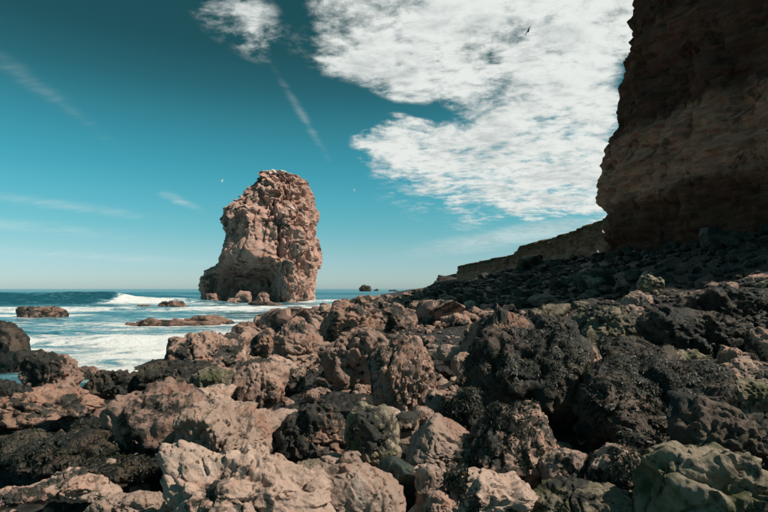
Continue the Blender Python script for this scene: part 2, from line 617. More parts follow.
def sea_mat():
    m, n, bs = new_mat('sea_water')
    P = n.add('ShaderNodeNewGeometry').outputs['Position']
    at_ = n.add('ShaderNodeAttribute', attribute_name='foam')
    fo = at_.outputs['Fac']
    mp = n.add('ShaderNodeMapping')
    mp.inputs['Scale'].default_value = (0.55, 1.0, 1.0)
    n.link(P, mp.inputs[0])
    lace = n.noise(mp.outputs[0], 0.62, 9.0, 0.66, 1.2)
    fine = n.noise(P, 5.5, 6.0, 0.7, 0.3)
    tex = n.math('ADD', n.math('MULTIPLY', lace, 0.75), n.math('MULTIPLY', fine, 0.25))
    f = n.math('ADD', fo, n.math('MULTIPLY', n.math('SUBTRACT', tex, 0.5), 3.3))
    foam = n.remap(f, 0.50, 0.92)
    milky = n.remap(f, 0.05, 0.75)
    deep = n.mix(n.remap(n.noise(P, 0.02, 4.0, 0.6), 0.4, 0.6), (0.012, 0.082, 0.112), (0.018, 0.115, 0.15))
    c = n.mix(milky, deep, (0.16, 0.36, 0.42))
    c = n.mix(foam, c, (0.80, 0.82, 0.80))
    n.link(c, bs.inputs['Base Color'])
    n.put(bs.inputs['Roughness'], n.remap(foam, 0, 1, 0.16, 0.75, False))
    bs.inputs['IOR'].default_value = 1.33
    h = n.math('ADD', n.noise(mp.outputs[0], 1.6, 6.0, 0.62, 0.4), n.math('MULTIPLY', n.noise(P, 0.45, 5.0, 0.6, 0.2), 2.2))
    h = n.math('ADD', h, n.math('MULTIPLY', foam, n.math('MULTIPLY', fine, 0.8)))
    n.link(n.bump(h, 0.85, 0.16), bs.inputs['Normal'])
    return m


M['sea'] = sea_mat()


def flat_mat(name, col, rough=0.7):
    m, n, bs = new_mat(name)
    P = n.add('ShaderNodeNewGeometry').outputs['Position']
    v = n.remap(n.noise(P, 9.0, 3.0), 0.3, 0.7, 0.85, 1.12)
    n.link(n.mix(1.0, (*col, 1), n.ramp(v, [(0.0, (0, 0, 0)), (1.0, (1, 1, 1))]), 'MULTIPLY'), bs.inputs['Base Color'])
    bs.inputs['Roughness'].default_value = rough
    return m


M['gull_white'] = flat_mat('white_plumage', (0.8, 0.8, 0.78))
M['gull_grey'] = flat_mat('grey_plumage', (0.30, 0.31, 0.32))
M['bird_dark'] = flat_mat('dark_plumage', (0.035, 0.03, 0.028))
M['beak'] = flat_mat('yellow_beak', (0.55, 0.36, 0.06), 0.4)

# ------------------------------------------------------------------ ground
_PX = np.array([-4000, -200, -60, -30, -14, -8.8, -7.6, -5, 0, 4, 8, 12, 16, 22, 30, 45, 80, 400, 6000.0])
_PZ = np.array([-12, -8, -4, -2.2, -0.8, -0.25, 0.05, 0.42, 0.85, 1.12, 1.5, 2.2, 3.3, 5.5, 6.6, 7.6, 9, 9, 9.0])


def terrain(x, y, detail=True):
    x = np.asarray(x, float)
    y = np.asarray(y, float)
    near = 1 - sstep(y, 9.0, 12.5)                 # the shelf left of the camera runs further out
    xs = x + near * np.where(x < -3, np.minimum(14.0, -(x + 3) * 0.75), 0)
    farx = np.maximum(y - 110, 0) * 0.055          # the shore swings landward far up the coast
    z = np.interp(xs - farx, _PX, _PZ)
    z = z + 0.7 * np.exp(-((x - 9.5) / 5.5) ** 2) * sstep(y, 22, 58) * (1 - 0.6 * sstep(y, 85, 130))
    z = np.where(y > 120, np.minimum(z, 2.1 + 0 * z) * 1.0, z)
    z = z - 0.25 * np.exp(-(((x + 8.3) / 1.2) ** 2 + ((y - 12.6) / 2.2) ** 2))
    z = z - 0.45 * np.exp(-(((x + 0.35) / 0.55) ** 2 + ((y - 7.6) / 0.5) ** 2))
    if detail:
        z = z - 0.20 * sstep(z, 0.1, 0.5) * (1 - sstep(y, 24, 34))
        p = np.stack([x, y, np.zeros_like(x)], 1)
        land = sstep(z, -1.0, 0.3) * (0.35 + 0.65 * sstep(y, 3.0, 6.0))
        z = z + land * (fbm(p * 0.55, 4, 71) * 0.16 + fbm(p * 2.1, 3, 75) * 0.07)
        big = land * sstep(x, 5.0, 14.0) * sstep(y, 14, 30)
        f1, _ = worley(p * 0.55, 81)
        f1b, _ = worley(p * 1.4, 82)
        z = z + big * (0.7 * (0.5 - f1) + 0.4 * (0.5 - f1b))
    return z


def tz(x, y):
    return float(terrain(np.array([x]), np.array([y]))[0])


def spaced(lo, hi, knots, fine, grow):
    """coordinates dense between knots, growing outwards"""
    a, b = knots
    pts = list(np.arange(a, b, fine))
    s, x = fine, pts[-1]
    while x < hi:
        s *= grow
        x += s
        pts.append(min(x, hi))
    s, x = fine, a
    left = []
    while x > lo:
        s *= grow
        x -= s
        left.append(max(x, lo))
    return np.array(sorted(set(left + pts)))


gx = spaced(-4000, 6000, (-10, 10), 0.16, 1.10)
gy = spaced(-300, 9000, (3.0, 18.0), 0.16, 1.05)
GX, GY = np.meshgrid(gx, gy)
gz = terrain(GX.ravel(), GY.ravel())
gf = grid_faces(len(gx), len(gy))
gf = gf[~(gz[gf] < -3.0).all(1)]
obj('beach_ground', mesh_np('beach_ground', np.stack([GX.ravel(), GY.ravel(), gz], 1), gf, M['ground']),
    kind='structure', label='dark wet shingle and bedrock beneath the shore boulders')

# ------------------------------------------------------------------ sea
sx = spaced(-30000, 30000, (-15.0, -6.5), 0.2, 1.062)
sy = spaced(-200, 40000, (10.0, 17.0), 0.19, 1.028)
SX, SY = np.meshgrid(sx, sy)
x, y = SX.ravel(), SY.ravel()
P2 = np.stack([x, y, np.zeros_like(x)], 1)
fade = 1 - sstep(y, 250, 900)
wv = fbm(P2 * np.array((0.012, 0.05, 1)), 2, 5)
swell = np.sin(y * 0.17 + x * 0.012 + 5 * wv) * 0.16 * sstep(y, 35, 120)
chop = fbm(P2 * np.array((0.25, 0.6, 1)), 3, 6) * 0.13 * np.clip(0.3 + y / 60, 0, 1) * (1 - sstep(y, 100, 300))
zz = (swell + chop) * fade


def crest(yc, height, x0, x1, front, back, amp=3.0, seed=1):
    yc_x = yc + amp * perlin(np.stack([x * 0.03, 0 * x + seed, 0 * x], 1), seed)
    d = y - yc_x
    prof = np.where(d < 0, np.exp(-(d / front) ** 2), np.exp(-(d / back) ** 2))
    ends = sstep(x, x0 - 8, x0 + 4) * (1 - sstep(x, x1 - 6, x1 + 10))
    return prof * ends * height, d, ends


w1, d1, e1 = crest(92, 2.0, -76, -34, 1.6, 6.0, 2.5, 3)
w2, d2, e2 = crest(150, 0.8, -160, -60, 2.5, 9.0, 6.0, 4)
w3, d3, e3 = crest(240, 0.9, -300, 60, 4, 14.0, 10.0, 5)
w4, d4, e4 = crest(24, 0.28, -40, -5, 0.7, 2.2, 1.4, 6)
w5, d5, e5 = crest(62, 0.35, -70, -12, 1.2, 4.0, 3.0, 7)
zz = zz + w1 * (1 - 0.5 * sstep(x, -50, -44)) + w2 + w3 + w4 + w5
brk = sstep(x, -52, -46)                      # the breaker has already tumbled on the stack's side
foam = np.zeros_like(x)
foam += e1 * brk * 1.3 * np.exp(-((d1 + 3) / 4.2) ** 2)
foam += e1 * (1 - brk) * 0.5 * np.exp(-((d1 - 1.0) / 0.8) ** 2)
foam += 0.95 * e4 * np.exp(-((d4 + 1.6) / 3.2) ** 2)
foam += 0.45 * e5 * np.exp(-((d5 + 1.5) / 3.5) ** 2)
foam += 0.8 * np.exp(-((y - 112) / 7.0) ** 2) * np.exp(-((x + 8) / 17.0) ** 2)
surf = sstep(x, -75, -40) * (1 - sstep(y, 78, 96)) + 0.35 * sstep(x, -40, -10) * (1 - sstep(y, 95, 150)) * sstep(y, 78, 96)
foam += 0.54 * surf
shore = np.exp(-np.maximum(-8.0 - x + np.maximum(y - 110, 0) * 0.055, 0) / 3.5)
foam += 0.75 * shore * (1 - sstep(y, 60, 120))
foam += 0.5 * e3 * np.exp(-((d3 - 1) / 2.5) ** 2) * sstep(fbm(P2 * 0.02, 2, 15), 0.15, 0.5)
# wash around the stack's foot
foam += 0.8 * np.exp(-np.maximum(np.hypot((x + 27) / 1.25, (y - 109)) - 11, 0) / 4.0)
for (fpx, fpy, fr) in ((37, 316, 3.0), (173, 307, 2.6), (170, 325, 4.0), (205, 323, 2.5), (300, 312, 4.0), (143, 307, 1.5)):
    fd = ray(fpx, fpy)
    ft = -EYE / fd.z
    foam += 0.5 * np.exp(-((x - fd.x * ft) ** 2 / (fr * 1.6) ** 2 + (y - fd.y * ft) ** 2 / fr ** 2))
foam -= 0.55 * np.exp(-(((x + 7.7) / 1.0) ** 2 + ((y - 12.0) / 1.6) ** 2))       # dark pool in the inlet
dk = (1 - brk) * e1 * np.exp(-((d1 + 1.7) / 2.2) ** 2)
foam -= 0.6 * dk
foam *= 0.82 + 0.75 * fbm(P2 * np.array((0.06, 0.16, 1)), 3, 19)
foam = np.clip(foam, 0, 1.3)
zz += 0.10 * np.clip(foam, 0, 1) * np.maximum(fbm(P2 * np.array((0.7, 1.2, 1)), 3, 9), -0.3) * (0.4 + 1.8 * np.exp(-((d1 + 2) / 5) ** 2) * brk)
sf = grid_faces(len(sx), len(sy))
under = terrain(x, y, False) > 0.9
sf = sf[~under[sf].all(1)]
sea_me = mesh_np('sea', np.stack([x, y, zz], 1), sf, M['sea'])
fa = sea_me.attributes.new('foam', 'FLOAT', 'POINT')
fa.data.foreach_set('value', foam.astype(np.float32))
obj('sea', sea_me, kind='structure', label='teal sea with white surf washing in towards the boulders')


# ------------------------------------------------------------------ cliffs
def resample(path, step_fn):
    out = [np.array(path[0], float)]
    for a, b in zip(path[:-1], path[1:]):
        a, b = np.array(a, float), np.array(b, float)
        L = np.linalg.norm(b - a)
        k = max(1, int(math.ceil(L / step_fn((a + b) / 2))))
        for i in range(1, k + 1):
            out.append(a + (b - a) * i / k)
    return np.array(out)


def smooth_path(p, it):
    p = p.copy()
    for _ in range(it):
        q = p.copy()
        q[1:-1] = (p[:-2] + 2 * p[1:-1] + p[2:]) / 4
        p = q
    return p


def cliff(name, path, step_fn, zbot, ztop_fn, rows, prof_z, prof_off, amp, freq, mat, back_x, label, sm=6, seed=0, **kw):
    pts = smooth_path(resample(path, step_fn), sm)
    t = np.gradient(pts, axis=0)
    t /= np.linalg.norm(t, axis=1)[:, None]
    nrm = np.stack([t[:, 1], -t[:, 0]], 1)               # seaward side
    side = np.sign((nrm[:, 0]).mean())
    nrm = nrm * (-side)
    nu = len(pts)
    s = np.linspace(0, 1, rows)
    ztop = ztop_fn(pts)
    Z = zbot + (ztop[None, :] - zbot) * s[:, None]
    off = np.interp(Z.ravel(), prof_z, prof_off)
    X = np.tile(pts[:, 0], rows)
    Y = np.tile(pts[:, 1], rows)
    NX, NY = np.tile(nrm[:, 0], rows), np.tile(nrm[:, 1], rows)
    p = np.stack([X, Y, Z.ravel()], 1)
    q = p * freq
    d = fbm(q * 0.30, 4, seed + 1) * amp * 1.3
    lay = fbm(q * np.array((0.15, 0.15, 0.9)), 3, seed + 5, 0.55)
    d += lay * amp * 0.4
    bed_ = perlin(np.stack([0 * q[:, 2], 0 * q[:, 2], q[:, 2] * 1.5 + 0.35 * lay], 1), seed + 40)
    d += np.clip(bed_ * 3.0, -1, 1) * amp * 0.13
    d += np.maximum(fbm(q * np.array((0.8, 0.8, 0.22)), 3, seed + 8, 0.5, True) - 1.05, 0) * -amp * 1.1
    qf = q + np.stack([perlin(q * 0.9 + k * 5, seed + 30 + k) for k in range(3)], 1) * 0.3
    d += facet(qf * np.array((0.6, 0.6, 0.9)), seed + 11) * amp * 0.7 + facet(qf * np.array((1.7, 1.7, 2.2)), seed + 12) * amp * 0.25
    d += fbm(q * 2.8, 3, seed + 14, 0.6) * amp * 0.10
    d -= off
    v = [np.stack([X + NX * d, Y + NY * d, p[:, 2]], 1)]
    top = v[0][-nu:].copy()
    for dx, dz in ((2.0, 0.5), (8.0, 1.2), (None, 3.0)):
        r = top.copy()
        if dx is None:
            r[:, 0] = back_x
        else:
            r[:, 0] = np.minimum(r[:, 0] + dx, back_x - 0.5)
        r[:, 2] += dz
        v.append(r)
    v = np.concatenate(v)
    f = grid_faces(nu, rows + 3)
    return obj(name, mesh_np(name, v, f, mat, crisp=35), kind='structure', label=label, **kw)


def smooth_noise1(a, seed):
    return perlin(np.stack([a, 0 * a + 3.7, 0 * a + seed], 1), seed)


head_path = [(240, -6), (120, -2), (70, 2), (48, 8), (38, 14), (31.5, 19), (28, 24.5), (27, 30), (27.4, 33), (26.9, 35.5), (25.2, 41), (23.0, 48.5), (23.4, 53), (27, 59), (31, 67), (38, 78), (60, 90), (110, 96), (240, 104)]  # out-of-view stretches are shaped so the cliff shades the bank
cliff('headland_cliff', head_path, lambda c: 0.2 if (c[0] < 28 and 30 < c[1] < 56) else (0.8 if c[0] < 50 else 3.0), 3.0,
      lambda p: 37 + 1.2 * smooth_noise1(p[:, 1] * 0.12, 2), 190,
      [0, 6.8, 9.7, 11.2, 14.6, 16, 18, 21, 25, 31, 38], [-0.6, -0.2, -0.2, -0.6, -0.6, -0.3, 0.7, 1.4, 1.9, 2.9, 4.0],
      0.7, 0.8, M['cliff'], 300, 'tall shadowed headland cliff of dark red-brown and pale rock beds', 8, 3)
far_path = [(240, 116), (130, 120), (104, 130), (92, 165), (90, 204), (94, 278), (94, 362), (100, 388), (113, 400), (114, 480), (104, 640), (101, 722), (112, 742), (150, 760), (150, 900), (146, 1088), (161, 1600), (175, 1640), (600, 1700)]
cliff('distant_cliff', far_path, lambda c: 1.3 if c[1] < 420 else 4.0, 0.0,
      lambda p: np.interp(p[:, 1], [100, 204, 278, 373, 395, 480, 725, 745, 1088, 1640], [32, 32, 31.5, 33, 32, 34, 34.0, 33, 34, 36]) + 0.7 * smooth_noise1(p[:, 1] * 0.05, 4),
      60, [0, 4, 20, 28, 34], [-2.5, 0, 0.4, 1.0, 2.5], 2.0, 0.32, M['farcliff'], 700,
      'pale line of lower cliffs receding up the coast beyond the headland', 2, 21)

# ------------------------------------------------------------------ the sea stack
SD = 104.0


def build_stack():
    k = (SD + 6) / 512.0 / 3.2
    zc = lambda Y: (484 - Y) * k
    X0 = 180
    px2x = lambda X: (X0 + X / 3.2 - 384) / 512.0 * (SD + 6)
    Lf = [(484, 84), (460, 82), (420, 84), (400, 98), (382, 122), (366, 146), (330, 154), (290, 160), (272, 163), (258, 150), (232, 140), (205, 143), (182, 162), (150, 200), (100, 232), (78, 249), (66, 268)]
    Rt = [(484, 420), (470, 426), (400, 436), (350, 438), (300, 432), (200, 435), (180, 426), (130, 411), (100, 396), (80, 368), (66, 338)]
    H = zc(66)
    nu, nv = 380, 260
    zt = np.linspace(-0.03, 1, nv) * H
    L = np.interp(zt, [zc(a) for a, b in Lf], [px2x(b) for a, b in Lf])
    R = np.interp(zt, [zc(a) for a, b in Rt], [px2x(b) for a, b in Rt])
    th = np.linspace(0, 2 * math.pi, nu, endpoint=False)
    cxs = (L + R) / 2
    hw = (R - L) / 2
    T, Z = np.meshgrid(th, zt)
    C, S = np.cos(T), np.sin(T)
    # rounded-block section
    e = 0.72
    ux = np.sign(C) * np.abs(C) ** e
    uy = np.sign(S) * np.abs(S) ** e
    dep = np.interp(zt / H, [0, 0.3, 0.55, 0.8, 0.93, 1.0], [11.0, 11.5, 11.0, 9.0, 6.5, 3.8])
    X = cxs[:, None] + hw[:, None] * ux
    Yc = np.interp(zt / H, [0, 0.5, 1], [0.0, 0.6, 3.0])
    Y = SD + 6 + Yc[:, None] + dep[:, None] * uy
    z01 = Z / H
    front = np.clip(-S, 0, 1) ** 0.6
    xn = (X - px2x(240)) / (px2x(330) - px2x(240))
    # hollow under the bulging lower left front
    cav = np.exp(-((xn + 0.0) / 1.15) ** 4) * (1 - sstep(z01, 0.14, 0.32)) * front
    bul = np.exp(-((xn - 0.15) / 0.75) ** 2) * np.exp(-((z01 - 0.36) / 0.14) ** 2) * front
    # a buttress runs down the seaward right of the front
    but = np.exp(-((xn - 1.75) / 0.5) ** 2) * (1 - sstep(z01, 0.30, 0.85)) * front
    ledge = np.exp(-((xn + 0.2) / 0.9) ** 2) * np.exp(-((z01 - 0.63) / 0.09) ** 2) * front
    Y = Y + 7.5 * cav - 2.0 * bul - 2.4 * but - 1.6 * ledge
    p = np.stack([X.ravel(), Y.ravel(), Z.ravel()], 1)
    rx, ry = C.ravel(), S.ravel()
    q = p * 0.16
    qw = q + np.stack([perlin(q * 2.0 + k * 5, 130 + k) for k in range(3)], 1) * 0.25
    d = fbm(q * 1.0, 4, 101, 0.55) * 1.5
    d += facet(qw * np.array((1.2, 1.2, 0.8)), 110, 30.0) * 2.0 + facet(qw * np.array((3.4, 3.4, 2.2)), 111, 30.0) * 1.0 + facet(qw * 8.0, 112) * 0.4
    f1, f2 = worley(qw * 3.4, 103)
    d += (0.5 - f1) * 0.35
    d += np.maximum(fbm(q * np.array((2.2, 2.2, 0.7)), 3, 104, 0.5, True) - 1.0, 0) * -2.3
    f1, f2 = worley(qw * 5.0 + 5, 106)
    pit = sstep(0.46 - f1, 0.0, 0.22) * sstep(fbm(q * 1.5, 2, 107), 0.0, 0.45)
    d -= pit * 0.7
    d += fbm(q * 11.0, 3, 105, 0.6) * 0.22
    calm = (1 - 0.8 * np.clip(bul.ravel() * 1.3, 0, 1))
    d *= calm
    d -= 0.25
    edge = 0.5 + 0.5 * np.abs(ry)                 # hold the traced outline, ragged
    p[:, 0] += rx * d * edge
    p[:, 1] += ry * d
    p[:, 2] += 0.35 * fbm(q * 3, 3, 108) * (z01.ravel() > 0.0)
    top = p[-nu:].mean(0) + np.array((0, 0, 0.4))
    # close the crown
    rings = []
    last = p[-nu:]
    for kf, dz in ((0.75, 0.35), (0.45, 0.55), (0.15, 0.6)):
        r = top + (last - top) * kf
        r[:, 2] = last[:, 2] * kf + (1 - kf) * last[:, 2].mean() + dz + 0.35 * perlin(r * 0.9, 4)
        rings.append(r)
    v = np.concatenate([p] + rings)
    f = grid_faces(nu, nv + 3, True)
    me = mesh_np('sea_stack', v, f, M['stack'], crisp=35)
    return obj('sea_stack', me, label='tall rugged limestone sea stack standing alone in the surf', category='sea stack')


build_stack()

# ------------------------------------------------------------------ boulders
BOULDERS = []        # (x, y, radius)
HEROES = []          # (x, y, how the labels of lesser rocks refer to it)
REF = {11: 'tall dark sea-edge boulder', 12: 'pinkish pitted inlet boulder', 14: 'low red-brown ledge', 15: 'black inlet rock',
       17: 'big slab-topped boulder', 18: 'sloping surf boulder', 24: 'rough rounded tan boulder', 25: 'knobbly red-brown outcrop',
       26: 'tan cobbled outcrop', 28: 'knobbly hollow-footed boulder', 29: 'greenish algae-stained boulder', 30: 'boulder over the black hollow',
       31: 'upright seaweed-capped boulder', 32: 'small weed-wrapped boulder', 33: 'triangular red-faced boulder', 34: 'largest dark boulder',
       36: 'broad weedy mound', 37: 'great grey-topped boulder', 38: 'big domed green boulder', 39: 'half hidden pale boulder',
       41: 'pitted pinkish boulder', 43: 'long yellowish slab', 44: 'undercut black-crusted boulder', 45: 'half black-green boulder',
       46: 'angular ridged pale boulder', 48: 'large smooth lobed boulder', 51: 'broad pale weed-patched boulder', 52: 'wide pale outcrop',
       53: 'foremost cracked slab', 55: 'low pale pebbly ledge', 58: 'black weedy shelf', 60: 'yellow-green topped boulder',
       64: 'weed-black rock band', 65: 'upper weedy hump', 70: 'brownish mossy boulder'}


def hit(px, py):
    """where the ray of a pixel meets the ground (or the sea)"""
    d = ray(px, py)
    ts = np.arange(2.0, 160, 0.05)
    X, Yv, Zv = d.x * ts / d.y, ts, EYE + d.z / d.y * ts
    g = np.maximum(terrain(X, Yv, False), -0.05)
    k = int(np.argmax(Zv <= g))
    return float(X[k]), float(ts[k]), float(g[k])


def fronds(me, n, cover, seed, length=0.038, width=0.0055, zmin=-0.15, bias=(0, 0, 1)):
    """hanging wrack: many small bent ribbons rooted on a boulder's surface"""
    r = np.random.default_rng(seed)
    nf = len(me.polygons)
    cen = np.empty(nf * 3, np.float32)
    nor = np.empty(nf * 3, np.float32)
    ar = np.empty(nf, np.float32)
    me.polygons.foreach_get('center', cen)
    me.polygons.foreach_get('normal', nor)
    me.polygons.foreach_get('area', ar)
    cen, nor = cen.reshape(-1, 3).astype(float), nor.reshape(-1, 3).astype(float)
    msk = fbm(cen * 1.9 + seed, 3, seed) + 0.8 * (nor @ np.array(bias, float)) - 0.35
    w = ar * (msk > (1.05 - 1.7 * cover)) * (nor[:, 2] > zmin)
    if w.sum() <= 0:
        return None
    n = int(n * 1.9)
    pick = r.choice(nf, n, p=w / w.sum())
    c = cen[pick] + r.normal(size=(n, 3)) * 0.012
    nn = nor[pick]
    down = np.array((0, 0, -1.0)) + r.normal(size=(n, 3)) * 1.2
    tdir = down - nn * (down * nn).sum(1)[:, None]
    tdir /= np.linalg.norm(tdir, axis=1)[:, None] + 1e-6
    sd = np.cross(nn, tdir)
    sd += nn * r.normal(size=(n, 1)) * 0.5
    sd /= np.linalg.norm(sd, axis=1)[:, None] + 1e-6
    Ls = length * r.uniform(0.5, 1.4, n)[:, None]
    Ws = width * r.uniform(0.6, 1.5, n)[:, None]
    rows = []
    for t, lift, wd in ((0.0, 0.0, 0.5), (0.5, 0.09, 1.0), (1.0, 0.02, 0.6)):
        ctr = c + tdir * Ls * t + nn * Ls * lift * r.uniform(0.3, 1.6, n)[:, None] + np.array((0, 0, -1.0)) * Ls * 0.12 * t * t
        rows.append(ctr - sd * Ws * wd)
        rows.append(ctr + sd * Ws * wd)
    V = np.stack(rows, 1).reshape(-1, 3)
    b = np.arange(n)[:, None] * 6
    F = np.concatenate([b + np.array((0, 1, 3, 2)), b + np.array((2, 3, 5, 4))])
    return mesh_np('seaweed', V, F, M['weed'])


def boulder(px, py, w, h, cls, label, seed, dep=0.9, level=5, name='boulder', rot=0.0, tilt=(0, 0), weed=0, cover=0.5,
            bias=(0, 0, 1), cat='boulder', group=None, sink=0.5, **kw):
    """px,py: foot of the boulder in the photograph; w,h: its size there"""
    x, y, z = hit(px, py)
    wm = w * y / 512.0
    dm = wm * dep
    yc = y + dm * 0.42
    wm *= (yc / y) ** 0.6
    top = at(px, py - h, yc).z
    hm = max(top - z, 0.22 * wm)
    H = hm * (1 + sink)
    xc = x * yc / y * 0.5 + x * 0.5
    zc = z + hm - H / 2
    if level == 5 and w < 58:
        level = 4
    p, f = rock_shape(seed, (wm, dm, H), level, **kw)
    if tilt != (0, 0) or rot:
        m = np.array((Matrix.Rotation(rot, 3, 'Z') @ Matrix.Rotation(tilt[0], 3, 'X') @ Matrix.Rotation(tilt[1], 3, 'Y')))
        p = p @ m.T
    p[:, 2] += H / 2                                 # origin at the foot
    o = obj(name, mesh_np(name, p, f, M[cls], crisp=32), label=label, category=cat, group=group)
    o.location = (xc, yc, zc - H / 2)
    if weed:
        wm_ = fronds(o.data, weed, cover, seed + 1, bias=bias)
        if wm_:
            obj('seaweed', wm_, o, kind='stuff')
    BOULDERS.append((xc, yc, 0.5 * max(wm, dm * 0.8)))
    if seed in REF:
        HEROES.append((xc, yc, REF[seed]))
    return o


B = boulder
BOULDERS.append((-0.35, 7.4, 1.0))
# -- left edge, beyond the dark shelf
B(-6, 376, 52, 58, 'dark', 'dark brown boulder at the sea edge, tallest beside the small inlet', 11, lump=0.6)
B(44, 394, 62, 46, 'tan', 'pinkish pitted boulder beside the inlet with surf breaking behind it', 12, lump=0.8, pits=1.4)
B(0, 420, 60, 42, 'dark', 'dark brown rock at the foot of the tall dark sea-edge boulder', 13, dep=0.7)
B(24, 424, 116, 34, 'red', 'low red-brown ledge of rock below the pinkish inlet boulder', 14, dep=0.7, strata=0.7, sharp=14)
B(114, 392, 66, 24, 'dark', 'low black wet rock across the mouth of the inlet', 15, dep=0.6, lump=0.5)
B(88, 382, 22, 16, 'red', 'small red-brown stone against the black wet inlet rock', 16)
B(148, 462, 118, 84, 'tan', 'big tan slab-topped boulder with pebbles stuck to its undercut left side', 17, dep=0.75, pits=1.5, lump=0.4, weed=500, cover=0.2, bias=(-0.5, -0.5, -0.3))
# -- water's edge, middle
B(204, 376, 84, 46, 'tan', 'smooth reddish tan boulder sloping down into the surf', 18, dep=0.8, lump=0.4)
B(170, 390, 70, 30, 'dark', 'dark algae-covered rock beside the sloping tan surf boulder', 19, weed=700, cover=0.6, lump=0.5)
B(241, 357, 16, 15, 'pale', 'small pale rounded stone on dark rock near the surf', 20, sharp=5)
B(263, 328, 24, 17, 'tan', 'small tan rock with its foot in the surf wash', 21, lump=0.8)
B(247, 330, 20, 9, 'reef', 'low brown rock awash beside the small tan surf rock', 22)
B(262, 352, 24, 22, 'red', 'small reddish rock behind the rough rounded tan boulder', 23)
B(299, 364, 62, 48, 'tan', 'rough rounded tan boulder standing above the wash', 24, lump=1.0, pits=1.2)
B(345, 336, 62, 36, 'red', 'red-brown knobbly outcrop on the shore ridge before the sea', 25, lump=1.0, strata=0.3)
B(390, 330, 56, 30, 'tan', 'tan cobbled outcrop on the ridge beside the shaded bank', 26, lump=1.0, pits=1.3)
B(283, 384, 42, 30, 'pale', 'smooth pale split stone below the rough rounded tan boulder', 27, sharp=14, pits=0.3)
B(258, 403, 56, 44, 'tan', 'knobbly tan boulder with a black hollow at its foot', 28, lump=1.0)
B(214, 400, 58, 34, 'green', 'greenish algae-stained boulder beside the knobbly tan boulder', 29, lump=0.4)
B(360, 384, 80, 58, 'tan', 'large pinkish boulder overhanging a deep black hollow', 30, lump=0.6, pits=1.3, sink=0.3)
B(404, 412, 72, 80, 'tan', 'upright boulder with black seaweed cap and pale knobbly face', 31, lump=1.0, weed=1500, cover=0.58, bias=(-0.35, 0, 1))
B(464, 440, 50, 54, 'dark', 'small rounded boulder wrapped in black seaweed beside pale cobbles', 32, weed=1800, cover=0.85)
B(502, 366, 74, 62, 'red', 'triangular red-faced boulder with its seaward side in black shadow', 33, planes=8, sharp=16, lump=0.3, tilt=(0, 0.15))
B(538, 424, 140, 98, 'dark', 'largest dark boulder, seaweed-draped, its sunlit end a separate paler block', 34, dep=0.7, weed=4200, cover=0.66, bias=(-0.2, 0, 1), lump=0.4)
B(594, 400, 34, 56, 'tan', 'rounded block coloured paler as the sunlit end of the largest dark boulder', 35, lump=0.7, sharp=6)  # separate block in paler rock stands for the boulder's sunlit end
B(664, 440, 150, 92, 'dark', 'broad mound-shaped boulder thickly covered in black seaweed', 36, level=5, dep=0.75, weed=4500, cover=0.72, lump=0.5)
B(752, 482, 118, 84, 'dark', 'great dark boulder with a bare grey flat top', 37, level=5, dep=0.8, sharp=13)
B(722, 540, 138, 98, 'green', 'big domed boulder mottled with green algae', 38, level=6, dep=0.9, sharp=6, lump=0.3, tilt=(0, 0.12))
B(622, 494, 62, 50, 'pale', 'pale grey cobble-sized boulder half hidden by hanging seaweed', 39, weed=900, cover=0.42, bias=(-0.8, 0, 0.5))
B(642, 470, 56, 40, 'dark', 'dark weedy rock behind the half hidden pale boulder', 40, weed=1100, cover=0.6)
B(518, 480, 92, 78, 'tan', 'pitted pinkish boulder with seaweed over its shaded side', 41, lump=0.9, pits=1.5, weed=1500, cover=0.42, bias=(-0.9, 0, 0.4))
B(566, 484, 50, 38, 'pale', 'smooth pale stone leaning on the pitted pinkish boulder', 42, sharp=12, pits=0.4)
B(584, 524, 110, 38, 'green', 'long low yellowish slab of rock in front of the smooth pale stone', 43, dep=0.6, strata=0.8, sharp=12)
B(312, 454, 78, 54, 'red', 'undercut boulder with black crusts on its pitted top', 44, lump=0.6, pits=1.6, dep=0.8)
B(372, 466, 60, 62, 'green', 'rounded boulder half pale and half black-green', 45, lump=0.5)
B(446, 476, 70, 56, 'pale', 'angular pale boulder with a long sloping ridge', 46, planes=8, sharp=18, tilt=(0, 0.35), pits=0.5, rough=0.7)
B(400, 496, 46, 36, 'slab', 'flat dark green slab leaning between pale boulders', 47, planes=6, sharp=24, tilt=(0.2, 0.5), rough=0.5, pits=0.2, name='rock_slab')
B(353, 522, 104, 60, 'pale', 'large smooth pale boulder with one rounded lobe', 48, level=6, lump=0.2, sharp=9, pits=0.3, rough=0.8)
B(433, 506, 38, 44, 'pale', 'upright wedge of pale stone beside the dark green slab', 49, sharp=16, planes=9, pits=0.4)
B(446, 532, 46, 40, 'tan', 'small pinkish rock below the upright pale wedge', 50)
B(494, 532, 92, 62, 'pale', 'broad pale boulder with a hanging patch of green-black weed', 51, lump=0.5, weed=900, cover=0.30, bias=(-0.8, -0.4, 0.2))
